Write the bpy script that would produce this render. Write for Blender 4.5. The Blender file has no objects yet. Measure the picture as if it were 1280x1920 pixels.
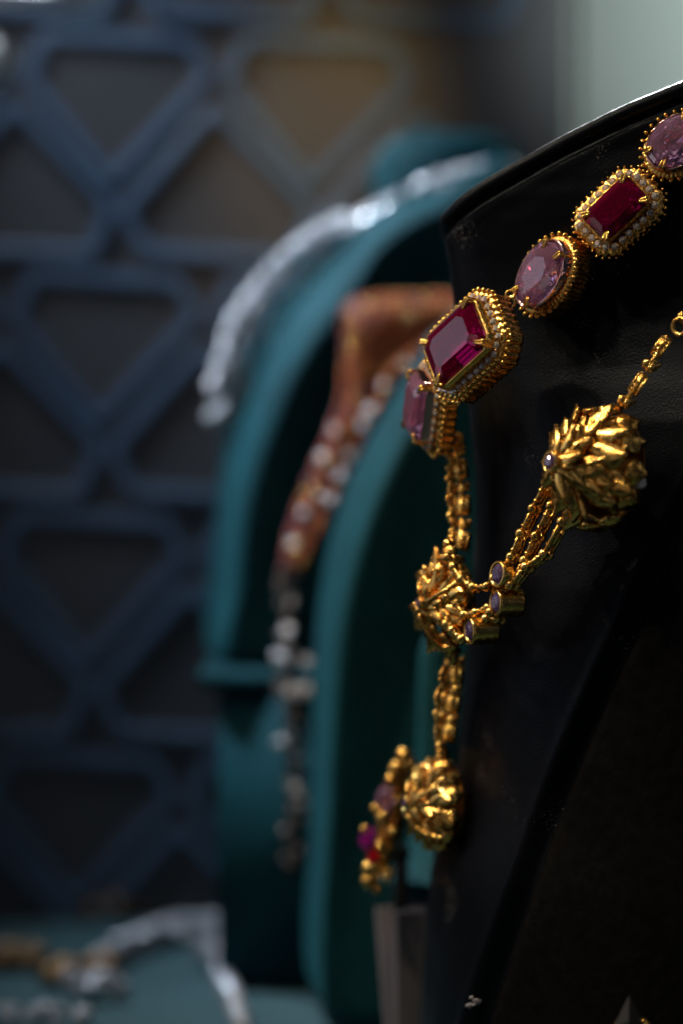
import bpy, bmesh, math, random
from mathutils import Vector, Matrix
from mathutils.geometry import interpolate_bezier
R = math.radians
rnd = random.Random(7)
C = bpy.context.scene.collection
sc = bpy.context.scene
K = (36.0/85.0)/1920.0          # cm of frame per photo pixel and per cm of distance
S = 0.01                        # the scene is laid out in centimetres, stored in metres

def P(px, py, D):               # where a thing seen there stands, at its own distance D (cm)
    return Vector(((px-640)*K*D, D, (960-py)*K*D))
TABLE_Z = -12.4
def T(px, py, up=0.0):          # a spot on the table top
    D = -(TABLE_Z+up)/((py-960)*K)
    return P(px, py, D)

# ------------------------------------------------------------------ camera
cam = bpy.data.cameras.new('camera'); co = bpy.data.objects.new('camera', cam); C.objects.link(co)
co.location = (0,0,0); co.rotation_euler = (R(90),0,0)
cam.lens = 85; cam.sensor_fit = 'VERTICAL'; cam.sensor_height = 36; cam.sensor_width = 24
cam.clip_start = 0.01; cam.clip_end = 20
cam.dof.use_dof = True; cam.dof.focus_distance = 0.447; cam.dof.aperture_fstop = 5.7
sc.camera = co
# ------------------------------------------------------------------ world
w = bpy.data.worlds.new('World'); sc.world = w; w.use_nodes = True
bg = w.node_tree.nodes['Background']; bg.inputs[0].default_value = (0.35,0.5,0.8,1); bg.inputs[1].default_value = 1.0
# dim surroundings with random bright patches, added for reflections in stones and gold
wt = w.node_tree; wtc = wt.nodes.new('ShaderNodeTexCoord'); wv = wt.nodes.new('ShaderNodeTexVoronoi'); wv.inputs['Scale'].default_value = 4.2
wt.links.new(wtc.outputs['Generated'], wv.inputs['Vector'])
ws = wt.nodes.new('ShaderNodeSeparateColor'); wt.links.new(wv.outputs['Color'], ws.inputs[0])
wr = wt.nodes.new('ShaderNodeValToRGB'); wt.links.new(ws.outputs[0], wr.inputs[0]); e = wr.color_ramp.elements; wr.color_ramp.interpolation = 'CONSTANT'
e[0].color = (0.004,0.005,0.008,1); e[1].position = 0.60; e[1].color = (0.010,0.014,0.024,1)
x = e.new(0.80); x.color = (0.075,0.062,0.05,1)
x = e.new(0.90); x.color = (0.36,0.34,0.34,1)
# small bright dots added all round for sparkle on gold and stones
wl = wt.nodes.new('ShaderNodeTexVoronoi'); wl.inputs['Scale'].default_value = 11.0; wt.links.new(wtc.outputs['Generated'], wl.inputs['Vector'])
wm = wt.nodes.new('ShaderNodeMath'); wm.operation = 'LESS_THAN'; wt.links.new(wl.outputs['Distance'], wm.inputs[0]); wm.inputs[1].default_value = 0.12
wx = wt.nodes.new('ShaderNodeMix'); wx.data_type = 'RGBA'; wt.links.new(wm.outputs[0], wx.inputs[0])
wt.links.new(wr.outputs[0], wx.inputs[6]); wx.inputs[7].default_value = (2.6,2.3,2.1,1)
wt.links.new(wx.outputs[2], bg.inputs[0])
# ------------------------------------------------------------------ lamps, several added for fill, rim and sparkle
def area(name, loc, target, size, power, col, size_y=None, spread=180):
    l = bpy.data.lights.new(name, 'AREA'); l.energy = power; l.color = col; l.size = size*S; l.spread = R(spread)
    if size_y: l.shape = 'RECTANGLE'; l.size_y = size_y*S
    else: l.shape = 'DISK'
    o = bpy.data.objects.new(name, l); C.objects.link(o)
    o.location = Vector(loc)*S
    d = (Vector(target)-Vector(loc)); o.rotation_euler = d.to_track_quat('-Z','Y').to_euler()
    return o
for lx,ly,lz,pw in ((-27,40,36,.024),(-19,30,42,.022),(-12,38,45,.022),(-6,26,46,.012),(4,40,47,.004),(-24,56,40,.026),(-33,48,26,.02)):
    area('sparkle_spot', (lx,ly,lz), (3,45,0), 1.5, pw*1.7, (1.0,0.79,0.52), spread=44)  # row of small warm lamps added to multiply the sparkle on the jewellery
area('fill_light', (-37,52,9), (0,45,2), 20, 0.034, (0.72,0.80,1.0), 24, spread=100)  # softbox added at the left: cool fill and a grey reflection in the ruby
area('rim_light', (9,70,21), (5,46,9), 6, 0.75, (0.95,0.97,1.0), spread=30)  # unseen lamp hung before the wall for the bright rim on the collar
area('case_light', (-18,69.5,34), (-2.5,66,6), 5, 0.24, (0.75,0.88,1.0), spread=46)
area('panel_light', (-36,60,3), (-12,73.5,1), 18, 0.011, (0.62,0.76,1.0))
def spot(name, loc, target, power, col, deg, blend, r):
    l = bpy.data.lights.new(name, 'SPOT'); l.energy = power; l.color = col; l.spot_size = R(deg); l.spot_blend = blend; l.shadow_soft_size = r*S
    o = bpy.data.objects.new(name, l); C.objects.link(o); o.location = Vector(loc)*S
    o.rotation_euler = (Vector(target)-Vector(loc)).to_track_quat('-Z','Y').to_euler()
spot('wall_spot', (2,62,26), P(610,250,73.5), 1.2, (1.0,0.64,0.18), 27, 1.0, 1.5)
spot('side_wall_fill', (22,50,24), (11.5,75,16), 4.0, (0.9,1.0,0.95), 26, .5, 2)  # unseen lamp added to brighten the pale side wall
sc.view_settings.view_transform = 'Standard'; sc.view_settings.look = 'None'
sc.view_settings.exposure = 0; sc.view_settings.gamma = 1
sc.render.engine = 'CYCLES'
sc.cycles.max_bounces = 14; sc.cycles.transmission_bounces = 12; sc.cycles.glossy_bounces = 6
sc.cycles.sample_clamp_indirect = 12

# ------------------------------------------------------------------ materials
def mat(name, col, rough=0.5, metal=0.0, **kw):
    m = bpy.data.materials.new(name); m.use_nodes = True
    nt = m.node_tree; b = nt.nodes['Principled BSDF']
    b.inputs['Base Color'].default_value = (*col,1); b.inputs['Roughness'].default_value = rough
    b.inputs['Metallic'].default_value = metal
    for k,v in kw.items():
        b.inputs[k.replace('_',' ')].default_value = v
    return m
def node(m, t, **kw):
    n = m.node_tree.nodes.new(t)
    for k,v in kw.items(): setattr(n,k,v)
    return n
def link(m, a, b): m.node_tree.links.new(a,b)
def noise(m, scale, detail=4, rough=0.5):
    tc = node(m,'ShaderNodeTexCoord'); n = node(m,'ShaderNodeTexNoise')
    n.inputs['Scale'].default_value = scale; n.inputs['Detail'].default_value = detail; n.inputs['Roughness'].default_value = rough
    link(m, tc.outputs['Object'], n.inputs['Vector']); return n
def add_bump(m, src, strength, dist):
    b = node(m,'ShaderNodeBump'); b.inputs['Strength'].default_value = strength; b.inputs['Distance'].default_value = dist
    link(m, src, b.inputs['Height']); link(m, b.outputs[0], m.node_tree.nodes['Principled BSDF'].inputs['Normal'])
def ramp(m, src, stops):
    r = node(m,'ShaderNodeValToRGB'); link(m, src, r.inputs[0]); e = r.color_ramp.elements
    e[0].position, e[0].color = stops[0][0], (*stops[0][1],1); e[1].position, e[1].color = stops[1][0], (*stops[1][1],1)
    for p,c in stops[2:]:
        x = e.new(p); x.color = (*c,1)
    return r

GOLD = mat('gold', (0.80,0.40,0.07), 0.2, 1.0)
n = noise(GOLD, 900, 3); rr = ramp(GOLD, n.outputs[0], [(0.3,(0.13,)*3),(0.75,(0.34,)*3)])
link(GOLD, rr.outputs[0], GOLD.node_tree.nodes['Principled BSDF'].inputs['Roughness'])
n2 = noise(GOLD, 160, 5, 0.65); r2 = ramp(GOLD, n2.outputs[0], [(0.36,(0.66,0.33,0.07)),(0.62,(0.90,0.58,0.17))])
link(GOLD, r2.outputs[0], GOLD.node_tree.nodes['Principled BSDF'].inputs['Base Color']); add_bump(GOLD, n.outputs[0], 0.12, 0.00006)
OLDGOLD = mat('antique_gold', (0.42,0.22,0.05), 0.35, 1.0)
n = noise(OLDGOLD, 700, 3); add_bump(OLDGOLD, n.outputs[0], 0.25, 0.0001)
ROSE = mat('rose_gold', (0.42,0.125,0.05), 0.3, 1.0)
SILVER = mat('silver', (0.85,0.86,0.9), 0.22, 1.0)
CRYSTAL = mat('crystal', (0.92,0.92,0.97), 0.04, 0.0, IOR=1.9, Transmission_Weight=0.75)
BRIGHT = mat('foiled_crystal', (0.9,0.9,0.95), 0.3, 0.2)
def gem(name, col, ior=1.76, tr=0.9):
    m = mat(name, col, 0.015, 0.0, IOR=ior, Transmission_Weight=tr)
    n = noise(m, 1500, 2); r = ramp(m, n.outputs[0], [(0.66,(0.012,)*3),(0.78,(0.07,)*3)])
    link(m, r.outputs[0], m.node_tree.nodes['Principled BSDF'].inputs['Roughness']); return m
RUBY = gem('ruby_glass', (0.42,0.003,0.10))
PINK = gem('pink_glass', (0.96,0.56,0.93), 2.0, 0.93)
VIOLET = gem('violet_glass', (0.28,0.2,0.55), 1.8, 0.85)
PURPLE = gem('purple_glass', (0.5,0.02,0.45), 1.7, 0.7)
RED = gem('red_glass', (0.75,0.01,0.03), 1.7, 0.6)
FOIL = mat('gem_foil', (0.95,0.55,0.5), 0.08, 1.0)

LEATHER = mat('black_leather', (0.017,0.018,0.024), 0.42, 0.0, Specular_IOR_Level=0.09)
def leather_nodes(m):
    tc = node(m,'ShaderNodeTexCoord'); v = node(m,'ShaderNodeTexVoronoi'); v.inputs['Scale'].default_value = 2600
    link(m, tc.outputs['Object'], v.inputs['Vector'])
    n = noise(m, 120, 5); mx = node(m,'ShaderNodeMath', operation='MULTIPLY_ADD')
    link(m, n.outputs[0], mx.inputs[0]); mx.inputs[1].default_value = 0.5; link(m, v.outputs['Distance'], mx.inputs[2])
    add_bump(m, mx.outputs[0], 0.35, 0.00013)
    d = noise(m, 2600, 1); d2 = noise(m, 60, 2)
    mu = node(m,'ShaderNodeMath', operation='MULTIPLY'); link(m, d.outputs[0], mu.inputs[0]); link(m, d2.outputs[0], mu.inputs[1])
    r = ramp(m, mu.outputs[0], [(0.43,(0.0022,0.0028,0.0048)),(0.47,(0.09,0.09,0.095))])
    link(m, r.outputs[0], m.node_tree.nodes['Principled BSDF'].inputs['Base Color'])
    r3 = ramp(m, n.outputs[0], [(0.3,(0.34,)*3),(0.7,(0.5,)*3)])
    link(m, r3.outputs[0], m.node_tree.nodes['Principled BSDF'].inputs['Roughness'])
leather_nodes(LEATHER); LEATHER.node_tree.nodes['Principled BSDF'].inputs['Specular Tint'].default_value = (0.6,0.75,1,1)
SHADEBLACK = mat('shade_black', (0.008,0.008,0.011), 0.9, 0.0, Specular_IOR_Level=0.05)  # deeper black: shade of the bust's unlit plane put into the colour
n = noise(SHADEBLACK, 400, 5); add_bump(SHADEBLACK, n.outputs[0], 0.5, 0.0006)
r = ramp(SHADEBLACK, n.outputs[0], [(0.35,(0.0015,0.0015,0.002)),(0.8,(0.004,0.004,0.005))]); link(SHADEBLACK, r.outputs[0], SHADEBLACK.node_tree.nodes['Principled BSDF'].inputs['Base Color'])
TEAL = mat('teal_velvet', (0.008,0.10,0.125), 0.75, 0.0, Sheen_Weight=0.08, Sheen_Roughness=0.4, Specular_IOR_Level=0.15)
tn = noise(TEAL, 1200, 3); add_bump(TEAL, tn.outputs[0], 0.6, 0.0006)
TEAL.node_tree.nodes['Principled BSDF'].inputs['Sheen Tint'].default_value = (0.1,0.6,0.7,1)
n = noise(TEAL, 90, 5); r = ramp(TEAL, n.outputs[0], [(0.3,(0.002,0.036,0.048)),(0.75,(0.0035,0.058,0.075))]); link(TEAL, r.outputs[0], TEAL.node_tree.nodes['Principled BSDF'].inputs['Base Color'])
CLOTH = mat('teal_tablecloth', (0.02,0.12,0.15), 0.8)
n = noise(CLOTH, 25, 5); r = ramp(CLOTH, n.outputs[0], [(0.3,(0.014,0.05,0.062)),(0.75,(0.032,0.085,0.10))]); link(CLOTH, r.outputs[0], CLOTH.node_tree.nodes['Principled BSDF'].inputs['Base Color'])
add_bump(CLOTH, n.outputs[0], 0.5, 0.004)
WALL = mat('wall_paint', (0.10,0.09,0.095), 0.6)
n = noise(WALL, 12, 4); r = ramp(WALL, n.outputs[0], [(0.3,(0.060,0.060,0.072)),(0.7,(0.085,0.083,0.095))]); link(WALL, r.outputs[0], WALL.node_tree.nodes['Principled BSDF'].inputs['Base Color'])
STRAP = mat('blue_lattice', (0.16,0.24,0.36), 0.45)
n = noise(STRAP, 20, 4); r = ramp(STRAP, n.outputs[0], [(0.3,(0.075,0.135,0.235)),(0.7,(0.10,0.165,0.27))]); link(STRAP, r.outputs[0], STRAP.node_tree.nodes['Principled BSDF'].inputs['Base Color'])
PALE = mat('pale_paint', (0.62,0.70,0.68), 0.6); n = noise(PALE, 8, 3); add_bump(PALE, n.outputs[0], 0.1, 0.002)
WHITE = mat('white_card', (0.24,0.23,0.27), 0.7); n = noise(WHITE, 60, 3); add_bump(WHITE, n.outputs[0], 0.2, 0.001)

# ------------------------------------------------------------------ building helpers (cm in, metres out)
ORIG = {}
def obj(name, bm, m, parent=None, smooth=True, solid=None, mats=None):
    bmesh.ops.recalc_face_normals(bm, faces=bm.faces)
    xs = [v.co for v in bm.verts]
    c = Vector([(min(v[i] for v in xs)+max(v[i] for v in xs))/2 for i in range(3)])
    for v in bm.verts: v.co = (v.co-c)*S
    for f in bm.faces: f.smooth = smooth
    me = bpy.data.meshes.new(name); bm.to_mesh(me); bm.free()
    for q in (mats or [m]): me.materials.append(q)
    o = bpy.data.objects.new(name, me); C.objects.link(o)
    base = ORIG[parent.name] if parent else Vector((0,0,0))
    o.location = (c-base)*S; ORIG[o.name] = c.copy()
    if parent: o.parent = parent
    if solid:
        s = o.modifiers.new('thickness','SOLIDIFY'); s.thickness = solid*S; s.offset = 0
    return o
def empty(name, c):
    o = bpy.data.objects.new(name, None); C.objects.link(o); o.empty_display_size = 0.01
    o.location = Vector(c)*S; ORIG[o.name] = Vector(c); return o
def tag(o, label=None, cat=None, group=None, kind=None):
    if label: o['label'] = label
    if cat: o['category'] = cat
    if group: o['group'] = group
    if kind: o['kind'] = kind
    return o
def frame(c, n, along):         # n = outward normal, along = direction of its long axis as (right, up)
    z = Vector(n).normalized()
    x = Vector((along[0], -(z.x*along[0]+z.z*along[1])/z.y, along[1])).normalized()
    y = z.cross(x)
    return Matrix(((x.x,y.x,z.x,c[0]),(x.y,y.y,z.y,c[1]),(x.z,y.z,z.z,c[2]),(0,0,0,1)))
def ball(bm, p, r, seg=12, M=None, sc_=(1,1,1)):
    m = Matrix.Translation(p) @ Matrix.Diagonal((*sc_,1))
    if M is not None: m = M @ m
    bmesh.ops.create_uvsphere(bm, u_segments=seg, v_segments=max(6,seg//2+2), radius=r, matrix=m)
def rod(bm, a, b, r, seg=8, r2=None):
    a = Vector(a); b = Vector(b); d = b-a
    if d.length < 1e-6: return
    m = Matrix.Translation((a+b)/2) @ d.to_track_quat('Z','Y').to_matrix().to_4x4()
    bmesh.ops.create_cone(bm, cap_ends=True, segments=seg, radius1=r, radius2=r if r2 is None else r2, depth=d.length, matrix=m)
def tube(bm, pts, r, seg=8, closed=False):
    pts = [Vector(p) for p in pts]; n = len(pts); rings = []
    up = Vector((0,0,1)); 
    for i,p in enumerate(pts):
        if closed: d = pts[(i+1)%n]-pts[i-1]
        else: d = pts[min(n-1,i+1)]-pts[max(0,i-1)]
        d.normalize()
        u = up - d*up.dot(d)
        if u.length < 0.05: u = Vector((1,0,0)) - d*d.x
        u.normalize(); up = u; v = d.cross(u)
        rad = r[i] if isinstance(r,(list,tuple)) else r
        rings.append([bm.verts.new(p+(u*math.cos(a)+v*math.sin(a))*rad) for a in [2*math.pi*k/seg for k in range(seg)]])
    for i in range(n if closed else n-1):
        A,B = rings[i], rings[(i+1)%n]
        for k in range(seg): bm.faces.new((A[k],A[(k+1)%seg],B[(k+1)%seg],B[k]))
    if not closed:
        bm.faces.new(rings[0][::-1]); bm.faces.new(rings[-1])
def torus(bm, M, R0, r, seg=20, s2=8, ex=1.0):
    tube(bm, [M @ Vector((R0*math.cos(a)*ex, R0*math.sin(a), 0)) for a in [2*math.pi*k/seg for k in range(seg)]], r, s2, True)
def box(bm, M, sx, sy, sz, bev=0.0):
    g = bmesh.ops.create_cube(bm, size=1, matrix=M @ Matrix.Diagonal((sx,sy,sz,1)))
    if bev:
        ed = list({e for v in g['verts'] for e in v.link_edges})
        bmesh.ops.bevel(bm, geom=ed, offset=bev, segments=2, affect='EDGES')
def grid(bm, rows, close_u=False):
    V = [[bm.verts.new(p) for p in r] for r in rows]
    for i in range(len(V)-1):
        m = len(V[i])
        for j in range(m if close_u else m-1):
            bm.faces.new((V[i][j],V[i][(j+1)%m],V[i+1][(j+1)%m],V[i+1][j]))
    return V
def cr(pts, n, closed=False):    # Catmull-Rom through points, any dimension
    pts = [Vector(p) for p in pts]; m = len(pts); out = []
    segs = m if closed else m-1
    for k in range(n):
        t = k/(n if closed else n-1)*segs; i = min(int(t), segs-1); f = t-i
        g = (lambda j: pts[j%m]) if closed else (lambda j: pts[max(0,min(m-1,j))])
        a,b,c,d = g(i-1),g(i),g(i+1),g(i+2)
        out.append(0.5*((2*b)+(c-a)*f+(2*a-5*b+4*c-d)*f*f+(3*b-a-3*c+d)*f*f*f))
    return out
def interp(tab, x):
    if x <= tab[0][0]: return tab[0][1]
    for (a,u),(b,v) in zip(tab,tab[1:]):
        if x <= b: return u+(v-u)*(x-a)/(b-a)
    return tab[-1][1]
def smooth_interp(tab, x, h):
    return (interp(tab,x-h)+2*interp(tab,x)+interp(tab,x+h))/4

# ================================================================== THE SETTING
WD = 73.5
bm = bmesh.new()
a,b = P(-1200,-1400,WD), P(1062,-1400,WD)
box(bm, Matrix.Translation(((a.x+b.x)/2, WD+.8, 10)), b.x-a.x, 1.4, 90, 0.1)
wall = tag(obj('wall', bm, WALL, smooth=False), kind='structure')
def loop_strip(bm, pts, w, th, y):
    c = cr(pts, 90, True); c = [Vector(p) for p in c]
    # keep straight runs: sharpen by sampling polygon with rounded corners instead
    poly = [Vector(p) for p in pts]; out = []
    for i,p in enumerate(poly):
        q0 = (poly[i-1]-p); q1 = (poly[(i+1)%len(poly)]-p)
        r = min(13, q0.length*0.4, q1.length*0.4)
        s0 = p+q0.normalized()*r; s1 = p+q1.normalized()*r
        for k in range(6):
            t = k/5; out.append(s0*(1-t)**2+p*2*t*(1-t)+s1*t*t)
    n = len(out); ins=[]; outs=[]
    for i,p in enumerate(out):
        d = (out[(i+1)%n]-out[i-1]).normalized(); nn = Vector((-d.y,d.x))
        ins.append(p+nn*w/2); outs.append(p-nn*w/2)
    f = lambda q,yy: P(q.x,q.y,WD)*1.0+Vector((0,yy,0))
    rows = [[f(q,y) for q in outs],[f(q,y-th*0.7) for q in outs],[f(o*0.9+i_*0.1,y-th) for o,i_ in zip(outs,ins)],
            [f(i_*0.9+o*0.1,y-th) for o,i_ in zip(outs,ins)],[f(q,y-th*0.7) for q in ins],[f(q,y) for q in ins]]
    grid(bm, rows, True)
down = [(60,512),(338,526),(372,592),(185,792),(24,590)]
upl  = [(380,650),(206,845),(247,926),(528,938),(566,845)]
bm = bmesh.new()
for i in range(-2,5):
    for j in range(-2,4):
        for k,L in enumerate((down,upl)):
            cx_ = sum(x for x,y in L)/5; cy_ = (min(y for x,y in L)+max(y for x,y in L))/2
            dx = 375*j-23*i; dy = 14*j*0.6+450*i
            if max(x+dx for x,y in L) > 1040: continue
            loop_strip(bm, [Vector((cx_+(x-cx_)*.975+dx,cy_+(y-cy_)*.975+dy)) for x,y in L], 23, 0.06+0.03*k, 0.06)
tag(obj('lattice', bm, STRAP, wall, smooth=False))
bm = bmesh.new()
a = P(1068,0,75); 
box(bm, Matrix.Translation((a.x+20, 75+5, 10)), 40, 10, 90, 0.4)
tag(obj('side_wall', bm, PALE), kind='structure')
# table
bm = bmesh.new()
rows = []
for i in range(30):
    y = 20+i*(WD-20)/29
    rows.append([Vector((-40+j*80/50, y, TABLE_Z+0.06*math.sin(j*0.9+i*0.3)*math.sin(i*0.55))) for j in range(51)])
V = grid(bm, rows)
tt = obj('table_top', bm, CLOTH); tt.modifiers.new('thickness','SOLIDIFY').thickness = 1.5*S; tt.modifiers[-1].offset = 1
tag(tt, kind='structure')

# ================================================================== BLACK BUST
XS = [(380,838),(430,836),(500,843),(560,850),(640,862),(760,880),(900,893),(1000,893),(1100,887),(1250,873),(1400,860),(1500,850),(1580,830),(1640,812),(1750,800),(1920,790),(2300,775)]
DS = [(380,47.0),(700,48.3),(1000,49.0),(1500,49.6),(2200,50)]
RY = [(300,1.7),(560,2.6),(800,4.9),(1100,6.2),(1600,6.6),(2200,6.8)]
def bust_pt(th, z):
    py = 960 - z/(K*47)
    xs = smooth_interp(XS, py, 40); d = smooth_interp(DS, py, 40); ry = smooth_interp(RY, py, 60)
    x0 = (xs-640)*K*d
    rx = 6.6
    if th < 0: rx = 5.0; ry = 5
    c = math.cos(th); s = math.sin(th)
    return Vector((x0+rx*(1-c), d-ry*s, z))
def proj(v): return (640+v.x/(K*v.y), 960-v.z/(K*v.y))
RIM = [(700,560),(780,470),(838,402),(858,378),(900,347),(950,318),(1000,290),(1060,256),(1120,226),(1180,197),(1280,156),(1400,112),(1700,60)]
def ztop(th):
    z = 5.0
    for _ in range(14):
        p = bust_pt(th, z); px,py = proj(p)
        tgt = smooth_interp(RIM, px, 14) if th >= 0 else 404+(-th)*160
        z += ((960-tgt)-(960-py))*K*p.y*0.8
    return z
GRV = [Vector(p) for p in cr([(1420,700),(1280,948),(1225,1060),(1170,1180),(1100,1335),(1040,1480),(995,1600),(960,1700),(925,1800),(893,1900),(850,2060)], 60)]
def groove(px,py):
    best = 1e9; sgn = 1
    for a,b in zip(GRV,GRV[1:]):
        d = b-a; t = max(0,min(1,(Vector((px,py))-a).dot(d)/d.length_squared)); q = a+d*t; e = Vector((px,py))-q
        if e.length < best: best = e.length; sgn = 1 if (d.x*e.y-d.y*e.x) < 0 else -1
    return best*sgn          # positive on the lower right side
bust = empty('jewellery_bust', (6,50,TABLE_Z))
tag(bust, 'black leather jewellery bust with a piped collar edge, wearing the gold necklace', 'display bust')
NC, NR = 210, 230
bm = bmesh.new(); rows = []; 
ths = [ -0.9+2.75*(j/(NC-1)) for j in range(NC)]
zt = [ztop(t) for t in ths]
ZB = TABLE_Z-0.0
side = {}
for i in range(NR):
    f = i/(NR-1); row = []
    for j,t in enumerate(ths):
        z = zt[j]+(ZB-zt[j])*f
        p = bust_pt(t, z)
        dtop = (zt[j]-z)
        nrm = Vector((-math.cos(t),-math.sin(t),0))
        # stitched fold just below the piping
        p = p + nrm*(-0.10*math.exp(-((dtop-0.30)/0.07)**2)+0.04*math.exp(-((dtop-0.5)/0.18)**2))
        # gentle wrinkles and panel groove
        p = p + nrm*0.010*math.sin(z*1.3+t*3)*math.sin(t*5+z*0.4)
        if t > 0:
            g = groove(*proj(p))
            p = p + nrm*(-0.22*math.exp(-((g-4)/15)**2) + 0.05*math.exp(-((g+22)/10)**2) - (0.16/(1+math.exp(-(g-8)/6))))
            side[(i,j)] = g
        row.append(p)
    rows.append(row)
V = grid(bm, rows); bm.faces.ensure_lookup_table()
k = 0
for i in range(NR-1):
    for j in range(NC-1):
        if side.get((i,j),-99) > 6: bm.faces[k].material_index = 1  # beyond the groove the darker black stands in for shade
        k += 1
# shell: carry the sheet back over the top and down a back face
back = [Vector((p.x+0.6, p.y+0.6, p.z-0.25)) for p in rows[0]]
back2 = [Vector((p.x+2.2, max(p.y,50)+3.5, p.z-1.0)) for p in rows[0]]
back3 = [Vector((p.x+2.2, max(p.y,50)+3.5, ZB)) for p in rows[0]]
grid(bm, [rows[0],back,back2,back3])
obj('padded_front', bm, LEATHER, bust, mats=[LEATHER, SHADEBLACK])
bm = bmesh.new()
pts = []
for j,t in enumerate(ths):
    p = rows[0][j]; pts.append(Vector((p.x+0.02, p.y+0.05, p.z-0.10)))
tube(bm, pts, 0.155, 12)
obj('piping', bm, LEATHER, bust)
# second thin welt right under the piping
bm = bmesh.new(); pts = []
for j,t in enumerate(ths):
    z = zt[j]-0.43; p = bust_pt(t,z); nrm = Vector((-math.cos(t),-math.sin(t),0))
    pts.append(p+nrm*(-0.045))
tube(bm, pts, 0.075, 8)
obj('welt', bm, LEATHER, bust)

def on_bust(px, py, off=0.0):    # the point of the bust seen at that photo position
    best = None
    z = (960-py)*K*46
    for _ in range(4):
        lo, hi = 0.0, 1.75
        for _ in range(30):
            mid = (lo+hi)/2; p = bust_pt(mid, z)
            if proj(p)[0] < px: lo = mid
            else: hi = mid
        p = bust_pt(lo, z); z = (960-py)*K*p.y
    nrm = Vector((-math.cos(lo),-math.sin(lo),0))
    return p+nrm*off, nrm

# ================================================================== GOLD NECKLACE
neck = empty('necklace', (3,46,2))
tag(neck, 'gold necklace of ruby and pink stones with flower ornaments on the black bust', 'necklace')

def outline(kind, a, b, n=96, ch=0.3):
    if kind == 'oval': return [Vector((a*math.cos(t), b*math.sin(t), 0)) for t in [2*math.pi*k/n for k in range(n)]]
    c = ch*min(a,b)
    poly = [Vector(p) for p in ((a,-b+c,0),(a,b-c,0),(a-c,b,0),(-a+c,b,0),(-a,b-c,0),(-a,-b+c,0),(-a+c,-b,0),(a-c,-b,0))]
    L = [ (poly[(i+1)%8]-poly[i]).length for i in range(8)]; tot = sum(L); out = []
    for k in range(n):
        s = tot*k/n; i = 0
        while s > L[i]: s -= L[i]; i += 1
        out.append(poly[i].lerp(poly[(i+1)%8], s/L[i]))
    return out
def perim(pts): return sum((pts[i]-pts[i-1]).length for i in range(len(pts)))
def even(kind,a,b,count,ch=0.3):
    base = outline(kind,a,b,400,ch); Ls=[0]
    for i in range(len(base)): Ls.append(Ls[-1]+(base[(i+1)%len(base)]-base[i]).length)
    out=[]; i=0
    for k in range(count):
        s = Ls[-1]*k/count
        while Ls[i+1] < s: i += 1
        out.append(base[i%len(base)])
    return out
def hull(points, M):
    bm = bmesh.new()
    for p in points: bm.verts.new(M @ Vector(p))
    bmesh.ops.convex_hull(bm, input=bm.verts)
    bmesh.ops.dissolve_limit(bm, angle_limit=0.01, verts=bm.verts, edges=bm.edges)
    return bm
def gem_points(kind, a, b, z, h1, h2):
    pts = []
    if kind == 'oval':
        def ring(f, zz, n, ph): return [(a*f*math.cos(2*math.pi*(k+ph)/n), b*f*math.sin(2*math.pi*(k+ph)/n), zz) for k in range(n)]
        pts += ring(0.52, z+h1, 8, 0.0)+ring(0.70, z+h1*0.80, 8, 0.5)+ring(0.87, z+h1*0.50, 16, 0.25)+ring(1.0, z+0.03, 16, 0.25)+ring(1.0, z-0.02, 16, 0.25)
        pts += ring(0.80, z-h2*0.34, 16, 0.0)+ring(0.58, z-h2*0.60, 8, 0.5)+ring(0.33,z-h2*0.82,8,0.0)+[(0,0,z-h2)]
    else:
        def ring(da, zz, ch):
            A,B = a-da, b-da; c = ch*min(a,b)*(1-da/a*0.6)
            return [(A,-B+c,zz),(A,B-c,zz),(A-c,B,zz),(-A+c,B,zz),(-A,B-c,zz),(-A,-B+c,zz),(-A+c,-B,zz),(A-c,-B,zz)]
        m = min(a,b)
        pts += ring(m*0.42, z+h1, 0.28)+ring(m*0.16, z+h1*0.62, 0.30)+ring(0, z+0.035, 0.32)+ring(0, z-0.03, 0.32)
        pts += ring(m*0.30, z-h2*0.42, 0.28)+ring(m*0.62, z-h2*0.78, 0.25)+ring(m*0.9, z-h2, 0.1)
    return pts
def claw(M, base, tip, r, top):
    """one claw that climbs the outside of the stone and folds over its edge"""
    bm = bmesh.new()
    base = Vector(base); tip = Vector(tip)
    mid = base+(tip-base)*0.12+Vector((0,0,(top-base.z)*0.8))
    side = (tip-base).cross(Vector((0,0,1))); side.z = 0
    side = side.normalized() if side.length > 0 else Vector((1,0,0))
    for s in (-1,1):
        o = side*s*r*0.95
        pts = cr([base+o*1.3, mid+o, Vector((base.x*0.8+tip.x*0.2, base.y*0.8+tip.y*0.2, top))+o, tip+o*0.5], 10)
        tube(bm, [M @ p for p in pts], [r*1.0]*3+[r*1.05]*3+[r,r*0.9,r*0.7,r*0.3], 8)
    return bm
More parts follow.
